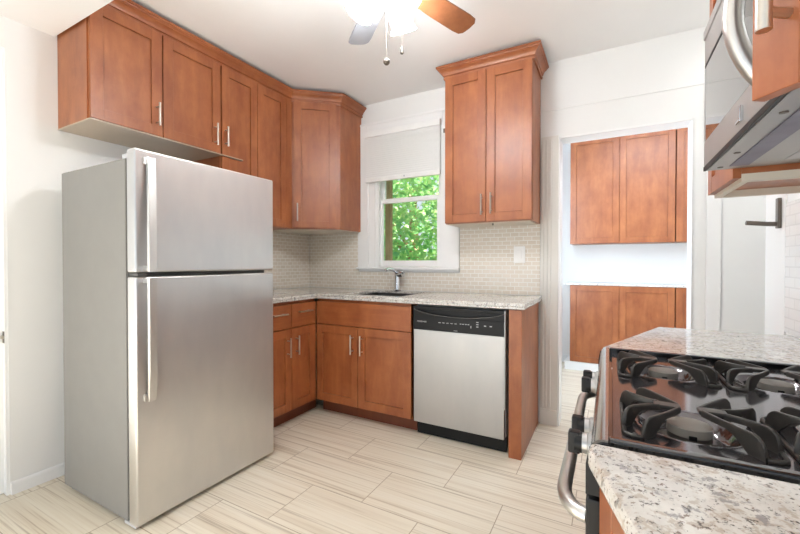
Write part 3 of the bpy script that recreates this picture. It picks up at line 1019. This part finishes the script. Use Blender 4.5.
for by in BY:
    for bx in BX:
        m = MB()
        hx, hy, rr = 0.107, 0.106, 0.018
        for sx in (-1, 1):
            rail = [(bx + sx * 0.080, by + hy, GZ0)]
            for k in range(6):
                a = math.radians(k * 18)
                rail.append((bx + sx * (hx - rr + rr * math.sin(a)), by + hy - rr + rr * math.cos(a), GZ0))
            for k in range(6):
                a = math.radians(k * 18)
                rail.append((bx + sx * (hx - rr + rr * math.cos(a)), by - hy + rr - rr * math.sin(a), GZ0))
            rail.append((bx + sx * 0.080, by - hy, GZ0))
            m.tube(rail, 0.0040, 8)
        for sx in (-1, 1):
            for sy in (-1, 1):
                ribbon(m, (bx + sx * 0.107, by + sy * 0.066), (bx + sx * 0.088, by + sy * 0.024), (bx + sx * 0.048, by + sy * 0.011))
                ribbon(m, (bx + sx * 0.080, by + sy * 0.105), (bx + sx * 0.050, by + sy * 0.070), (bx + sx * 0.018, by + sy * 0.011))
            m.box(bx + sx * 0.034 - 0.022, bx + sx * 0.034 + 0.020, by - 0.013, by + 0.013, GZ1 - 0.009, GZ1 - 0.001, 0.002)
            for sy in (-1, 1):
                m.cyl((bx + sx * 0.09, by + sy * 0.100, 0.8502), (bx + sx * 0.09, by + sy * 0.100, GZ0 + 0.002), 0.005, seg=8)
        m.build('grate', M['iron'], rg, smooth=50)

# ------------------------------------------------------------------ microwave and the cabinets around it
MX, MY0, MY1, MZ0, MZ1 = 0.25, 0.748, 1.488, 1.432, 1.857
mw = thing('microwave', 'stainless over-the-range microwave with a curved bar handle', 'microwave', (0.45, 1.12, MZ0))
MB().box(MX + 0.03, WR - 0.003, MY0 + 0.003, MY1 - 0.003, MZ0 + 0.004, MZ1, 0.002).build('body', M['fridge_side'], mw)
dr = MB()
dr.box(MX, MX + 0.029, MY0 + 0.0, MY1, MZ0 + 0.013, 1.520, 0.003)
dr.box(MX, MX + 0.029, MY1 - 0.012, MY1, 1.520, 1.742, 0.002)
dr.box(MX, MX + 0.029, MY0, MY0 + 0.16, 1.520, 1.742, 0.002)
mdo = dr.build('door', M['steel_flat'], mw)
gp = plain('dark_mirror_glass', S(30, 31, 34), 0.03, 0.0, coat=1.0, coat_rough=0.02)
MB().box(MX + 0.001, MX + 0.028, MY0 + 0.16, MY1 - 0.012, 1.520, 1.742).build('door_glass', gp, mdo, smooth=0)
MB().box(MX + 0.0005, MX + 0.029, MY0, MY1, 1.744, 1.752).build('seam', M['black'], mdo, smooth=0)
MB().box(MX, MX + 0.029, MY0, MY1, 1.753, MZ1 - 0.002, 0.003).box(MX - 0.004, MX + 0.01, MY0, MY1, MZ1 - 0.03, MZ1 - 0.002, 0.003).build('vent_strip', M['steel_flat'], mw)
MB().box(MX - 0.001, MX + 0.006, MY0, MY1, MZ0 - 0.001, MZ0 + 0.012, 0.001).build('lower_edge', M['black'], mw)
hp = [(MX + 0.001 - 0.060 * math.sin(PI * i / 14) ** 0.8, 0.90, 1.738 - 0.29 * i / 14) for i in range(15)]
MB().tube(hp, 0.0155, 14).build('handle', M['satin'], mdo)
MB().box(MX - 0.008, MX, 1.085, 1.093, 1.462, 1.492, 0.002).box(MX - 0.008, MX, 1.085, 1.118, 1.458, 1.464, 0.002).build('badge', M['chrome'], mdo)
un = MB()
un.box(MX + 0.0065, WR - 0.01, MY0 + 0.01, MY1 - 0.01, MZ0 - 0.002, MZ0 + 0.004)
uo = un.build('underside', M['steel_flat'], mw, smooth=0)
MB().box(MX + 0.048, MX + 0.092, MY0 + 0.05, MY1 - 0.06, MZ0 - 0.005, MZ0 - 0.002, 0.001).build('grease_filter', M['filter'], uo)
for y0_, y1_ in ((MY0 + 0.08, MY0 + 0.30), (MY1 - 0.30, MY1 - 0.08)):
    MB().box(MX + 0.16, MX + 0.25, y0_, y1_, MZ0 - 0.004, MZ0 - 0.002, 0.001).build('lamp_cover', M['light_grey'], uo)
for y in (MY0 + 0.22, MY1 - 0.22, MY1 - 0.05):
    MB().cyl((MX + 0.030, y, MZ0 - 0.004), (MX + 0.030, y, MZ0 - 0.001), 0.007, seg=12).build('screw', M['dark_metal'], uo)

RXF = 0.341
c = thing('wall_cabinet', 'narrow cherry wall cabinet beyond the microwave with its pale bottom showing', 'cabinet', (0.48, 1.66, 1.40))
MB().box(RXF, WR - 0.009, 1.494, 1.836, 1.415, UZ1, 0.001).build('body', M['wood'], c, smooth=0)
shaker(c, (RXF, 1.497, 1.404), PY, NX, 0.337, 1.06, None)
MB().box(RXF, WR - 0.009, 1.494, 1.512, 1.392, 1.415).box(RXF, WR - 0.009, 1.818, 1.836, 1.392, 1.415).box(RXF, RXF + 0.018, 1.512, 1.818, 1.392, 1.415).build('light_rail', M['pale_ply'], c, smooth=0)
c = thing('wall_cabinet', 'short cherry wall cabinet above the microwave', 'cabinet', (0.48, 1.12, 1.862))
MB().box(RXF, WR - 0.009, MY0, 1.49, 1.862, UZ1, 0.001).build('body', M['wood'], c, smooth=0)
shaker(c, (RXF, MY0 + 0.003, 1.868), PY, NX, 0.365, 0.59)
shaker(c, (RXF, MY0 + 0.374, 1.868), PY, NX, 0.365, 0.59)
c = thing('wall_cabinet', 'nearest cherry wall cabinet with its door ajar, cut by the photo edge', 'cabinet', (0.48, 0.6, 1.39))
MB().box(RXF, WR - 0.009, 0.46, 0.744, 1.39, UZ1, 0.001).build('body', M['wood'], c, smooth=0)
ang = math.radians(34.4)
hu = Vector((-math.sin(ang), math.cos(ang), 0))
hn = Vector((-hu.y, hu.x, 0))
dwid = 0.27
tip = Vector((0.1695, 0.7015, 1.374))
hinge = tip - hu * dwid
d = shaker(c, hinge - hn * 0.02, hu, hn, dwid, 1.08, (dwid - 0.045, 0.143, 0.15), hr=0.0085)

# metal bracket on the far right wall
br = thing('wall_bracket', 'dark metal bracket arm on the white wall below the far right cabinet', 'bracket', (WR - 0.006, 2.25, 1.32))
MB().box(WR - 0.020, WR - 0.0065, 2.235, 2.262, 1.30, 1.43, 0.002).build('plate', M['dark_metal'], br)
MB().tube([(WR - 0.01, 2.25, 1.318), (0.60, 2.245, 1.320), (0.527, 2.24, 1.328)], 0.010, 10).build('arm', M['dark_metal'], br)

# switch plate
sp = thing('switch_plate', 'white rocker switch plate on the tiled backsplash', 'switch', (-0.586, WB - 0.008, 1.212))
MB().box(-0.627, -0.545, WB - 0.0135, WB - 0.008, 1.15, 1.272, 0.002).build('plate', M['white_plastic'], sp)
MB().box(-0.604, -0.570, WB - 0.0165, WB - 0.0135, 1.178, 1.244, 0.0015).build('rocker', M['white_plastic'], sp)

# cellular shade
sh = thing('window_shade', 'white cellular shade lowered over the top of the window', 'blind', (-1.555, WB - 0.02, 2.30))
MB().box(-1.913, -1.195, WB - 0.062, WB - 0.021, 2.25, 2.302, 0.006).build('headrail', M['white_plastic'], sh)
t = bmesh.new()
zs = [1.893 + (2.25 - 1.893) * i / 40 for i in range(41)]
fab = []
for i, z in enumerate(zs):
    fab.append((WB - 0.048 + (0.0007 if i % 2 else -0.0007), z))
back = [(WB - 0.034 - (0.0007 if i % 2 else -0.0007), z) for i, z in enumerate(zs)]
MB().prism(fab + back[::-1], -1.907, -1.201, axis='X').build('fabric', M['shade_fabric'], sh, smooth=0)
MB().box(-1.910, -1.198, WB - 0.056, WB - 0.028, 1.858, 1.893, 0.004).build('bottom_rail', M['white_plastic'], sh)
MB().box(-1.178, -1.158, WB - 0.036, WB - 0.0205, 2.19, 2.222, 0.003).build('clip', M['dark_metal'], sh)
MB().box(-1.525, -1.512, WB - 0.060, WB - 0.055, 1.872, 1.886, 0.001).build('pull_tab', M['light_grey'], sh)

# ------------------------------------------------------------------ ceiling fan
HX, HY = -0.82, 1.413
BZ = 2.345
fn = thing('ceiling_fan', 'wooden-bladed ceiling fan with lit frosted glass shades and pull chains', 'ceiling fan', (HX, HY, CEIL))
TZ = Matrix.Translation((HX, HY, 0))
MB().lathe([(0, CEIL - 0.0005), (0.075, CEIL - 0.0005), (0.072, 2.53), (0.045, 2.505), (0.028, 2.50), (0, 2.50)], TZ).build('canopy', M['white_plastic'], fn)
MB().lathe([(0, 2.50), (0.06, 2.50), (0.098, 2.475), (0.105, 2.43), (0.100, 2.38), (0.07, 2.352), (0, 2.352)], TZ).build('motor', M['white_plastic'], fn)
MB().lathe([(0, 2.351), (0.05, 2.351), (0.055, 2.335), (0.06, 2.30), (0.05, 2.28), (0.02, 2.262), (0, 2.262)], TZ).build('light_kit', M['white_plastic'], fn)
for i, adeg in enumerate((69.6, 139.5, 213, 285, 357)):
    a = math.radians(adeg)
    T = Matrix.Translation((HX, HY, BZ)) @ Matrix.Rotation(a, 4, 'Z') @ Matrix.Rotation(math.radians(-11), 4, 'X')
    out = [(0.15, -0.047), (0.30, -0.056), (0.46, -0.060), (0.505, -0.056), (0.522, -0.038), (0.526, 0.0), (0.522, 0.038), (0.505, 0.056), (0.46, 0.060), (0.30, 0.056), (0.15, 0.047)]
    bl = MB(T).prism(out, -0.004, 0.004).build('blade', M['glare_blade'] if i == 1 else M['blade'], fn, smooth=0, bevel=0.0015)
    MB(T).prism([(0.075, -0.012), (0.14, -0.018), (0.20, -0.034), (0.20, 0.034), (0.14, 0.018), (0.075, 0.012)], 0.004, 0.008).build('blade_iron', M['white_plastic'], bl, smooth=0)
ca = 0.4986
for az in (186, 304, 62):
    a = math.radians(az) + ca
    d = Vector((math.cos(a), math.sin(a), 0))
    base = Vector((HX, HY, 2.318)) + d * 0.058
    axis = (Vector((0, 0, -1)) + d * 0.55).normalized()
    R = axis.to_track_quat('Z', 'Y').to_matrix().to_4x4()
    T = Matrix.Translation(base) @ R
    arm = MB().lathe([(0, -0.02), (0.018, -0.02), (0.024, 0.0), (0.026, 0.018), (0, 0.018)], T, 18).build('lamp_holder', M['white_plastic'], fn)
    prof = [(0.024, 0.016), (0.034, 0.028), (0.050, 0.055), (0.057, 0.085), (0.056, 0.110), (0.052, 0.128), (0.056, 0.146), (0.066, 0.162),
            (0.063, 0.163), (0.053, 0.147), (0.049, 0.128), (0.053, 0.110), (0.054, 0.085), (0.047, 0.056), (0.032, 0.031), (0.022, 0.018)]
    prof = [(r * 0.92, 0.016 + (h - 0.016) * 0.90) for r, h in prof]
    MB().lathe(prof, T, 28, close=True).build('glass_shade', M['lamp_glass'], fn, smooth=60)
# pull chains
def chain(x, y, z0, z1, kind):
    m = MB()
    z = z0
    while z > z1:
        m.lathe([(0, -0.0016), (0.0010, -0.0008), (0.0010, 0.0008), (0, 0.0016)], Matrix.Translation((x, y, z)), 6)
        z -= 0.0045
    m.cyl((x, y, z0), (x, y, z1), 0.0005, seg=5)
    o = m.build('pull_chain', M['nickel'], fn)
    if kind == 'ball':
        MB().lathe([(0, 0.014), (0.008, 0.0115), (0.0125, 0.006), (0.014, 0), (0.0125, -0.006), (0.008, -0.0115), (0, -0.014)], Matrix.Translation((x, y, z1 - 0.012)), 16).build('pull', M['dark_metal'], o)
    else:
        MB().lathe([(0, 0.016), (0.004, 0.014), (0.006, 0.0), (0.008, -0.012), (0.006, -0.016), (0, -0.017)], Matrix.Translation((x, y, z1 - 0.014)), 12).build('pull', M['dark_metal'], o)
chain(-0.835, 1.415, 2.265, 2.012, 'ball')
chain(-0.775, 1.440, 2.275, 2.060, 'bell')

# ------------------------------------------------------------------ pantry cabinets seen through the doorway
PYF = 4.54
def pantry_pair(name, x0, x1, split, z0, z1, label, group):
    c = thing(name, label, 'cabinet', ((x0 + x1) / 2, 4.7, z0), group)
    MB().box(x0, x1, PYF, 4.837, z0, z1, 0.001).build('body', M['wood'], c, smooth=0)
    for a, b in zip(split, split[1:]):
        shaker(c, (a + 0.002, PYF, z0 + 0.003), PX, NY, b - a - 0.004, z1 - z0 - 0.006)
pantry_pair('wall_cabinet', -0.382, 0.546, (-0.382, 0.078, 0.546), 1.35, 2.456, 'two-door cherry wall cabinet in the pantry, nearest the doorway\'s left jamb', 'pantry wall cabinets')
pantry_pair('wall_cabinet', 0.552, 1.19, (0.552, 0.871, 1.19), 1.35, 2.456, 'cherry pantry wall cabinet cut off by the doorway\'s right jamb', 'pantry wall cabinets')
pantry_pair('base_cabinet', -0.380, 0.548, (-0.380, 0.080, 0.548), 0.09, 0.912, 'two-door cherry base cabinet in the pantry left of the dark seam', 'pantry base cabinets')
pantry_pair('base_cabinet', 0.554, 1.19, (0.554, 0.872, 1.19), 0.09, 0.912, 'cherry pantry base cabinet right of the dark seam, cut off by the jamb', 'pantry base cabinets')
pl = MB().box(-0.43, 1.19, 4.52, 4.80, 0.0, 0.089).build('plinth', M['trim'], smooth=0)
struct(pl)
pl.name = 'trim_6'
pt = MB().box(-0.43, 1.19, 4.515, 4.838, 0.9125, 0.931, 0.003).build('countertop', M['granite'])
rebase(pt, (0.35, 4.68, 0.913))
tag(pt, 'thin granite ledge on the pantry base cabinets', 'countertop')

# ------------------------------------------------------------------ garden outside the window
pp = MB().box(-2.125, -2.065, 3.57, 3.63, -0.65, 2.9, 0.004).build('porch_post', M['bark'], smooth=0)
rebase(pp, (-2.095, 3.6, -0.65))
tag(pp, 'brown timber post just outside the window', 'post')
def tree(x, y, h, rad, n, label):
    tr = thing('tree', label, 'tree', (x, y, -0.65))
    m = MB()
    m.tube([(x, y, -0.65), (x + 0.05, y, 0.6), (x - 0.03, y, h * 0.7)], [0.14, 0.11, 0.06], 10)
    for k in range(6):
        a = k * 1.05
        m.tube([(x, y, 0.5 + 0.2 * k), (x + 0.7 * math.cos(a), y + 0.7 * math.sin(a), 1.2 + 0.25 * k)], [0.04, 0.015], 7)
    m.build('trunk', M['bark'], tr)
    t = bmesh.new()
    for i in range(n):
        while True:
            p = Vector((random.uniform(-1, 1), random.uniform(-1, 1), random.uniform(-1, 1)))
            if 0.25 < p.length < 1:
                break
        p = Vector((x + p.x * rad, y + p.y * rad, h * 0.5 + p.z * rad * 1.05))
        s = random.uniform(0.05, 0.10)
        u = Vector((random.gauss(0, 1), random.gauss(0, 1), random.gauss(0, 0.6))).normalized()
        w = u.cross(Vector((random.gauss(0, 1), random.gauss(0, 1), random.gauss(0, 1)))).normalized()
        a = [p - u * s, p - w * s * 0.45 + u * s * 0.1, p + u * s, p + w * s * 0.45 + u * s * 0.1]
        t.faces.new([t.verts.new(q) for q in a])
    m = MB()
    me = bpy.data.meshes.new('tmp')
    t.to_mesh(me)
    t.free()
    m.bm.from_mesh(me)
    bpy.data.meshes.remove(me)
    m.build('foliage', M['leaf'], tr, smooth=0)
tree(-3.3, 6.6, 3.6, 1.9, 11000, 'leafy green tree filling the kitchen window view')
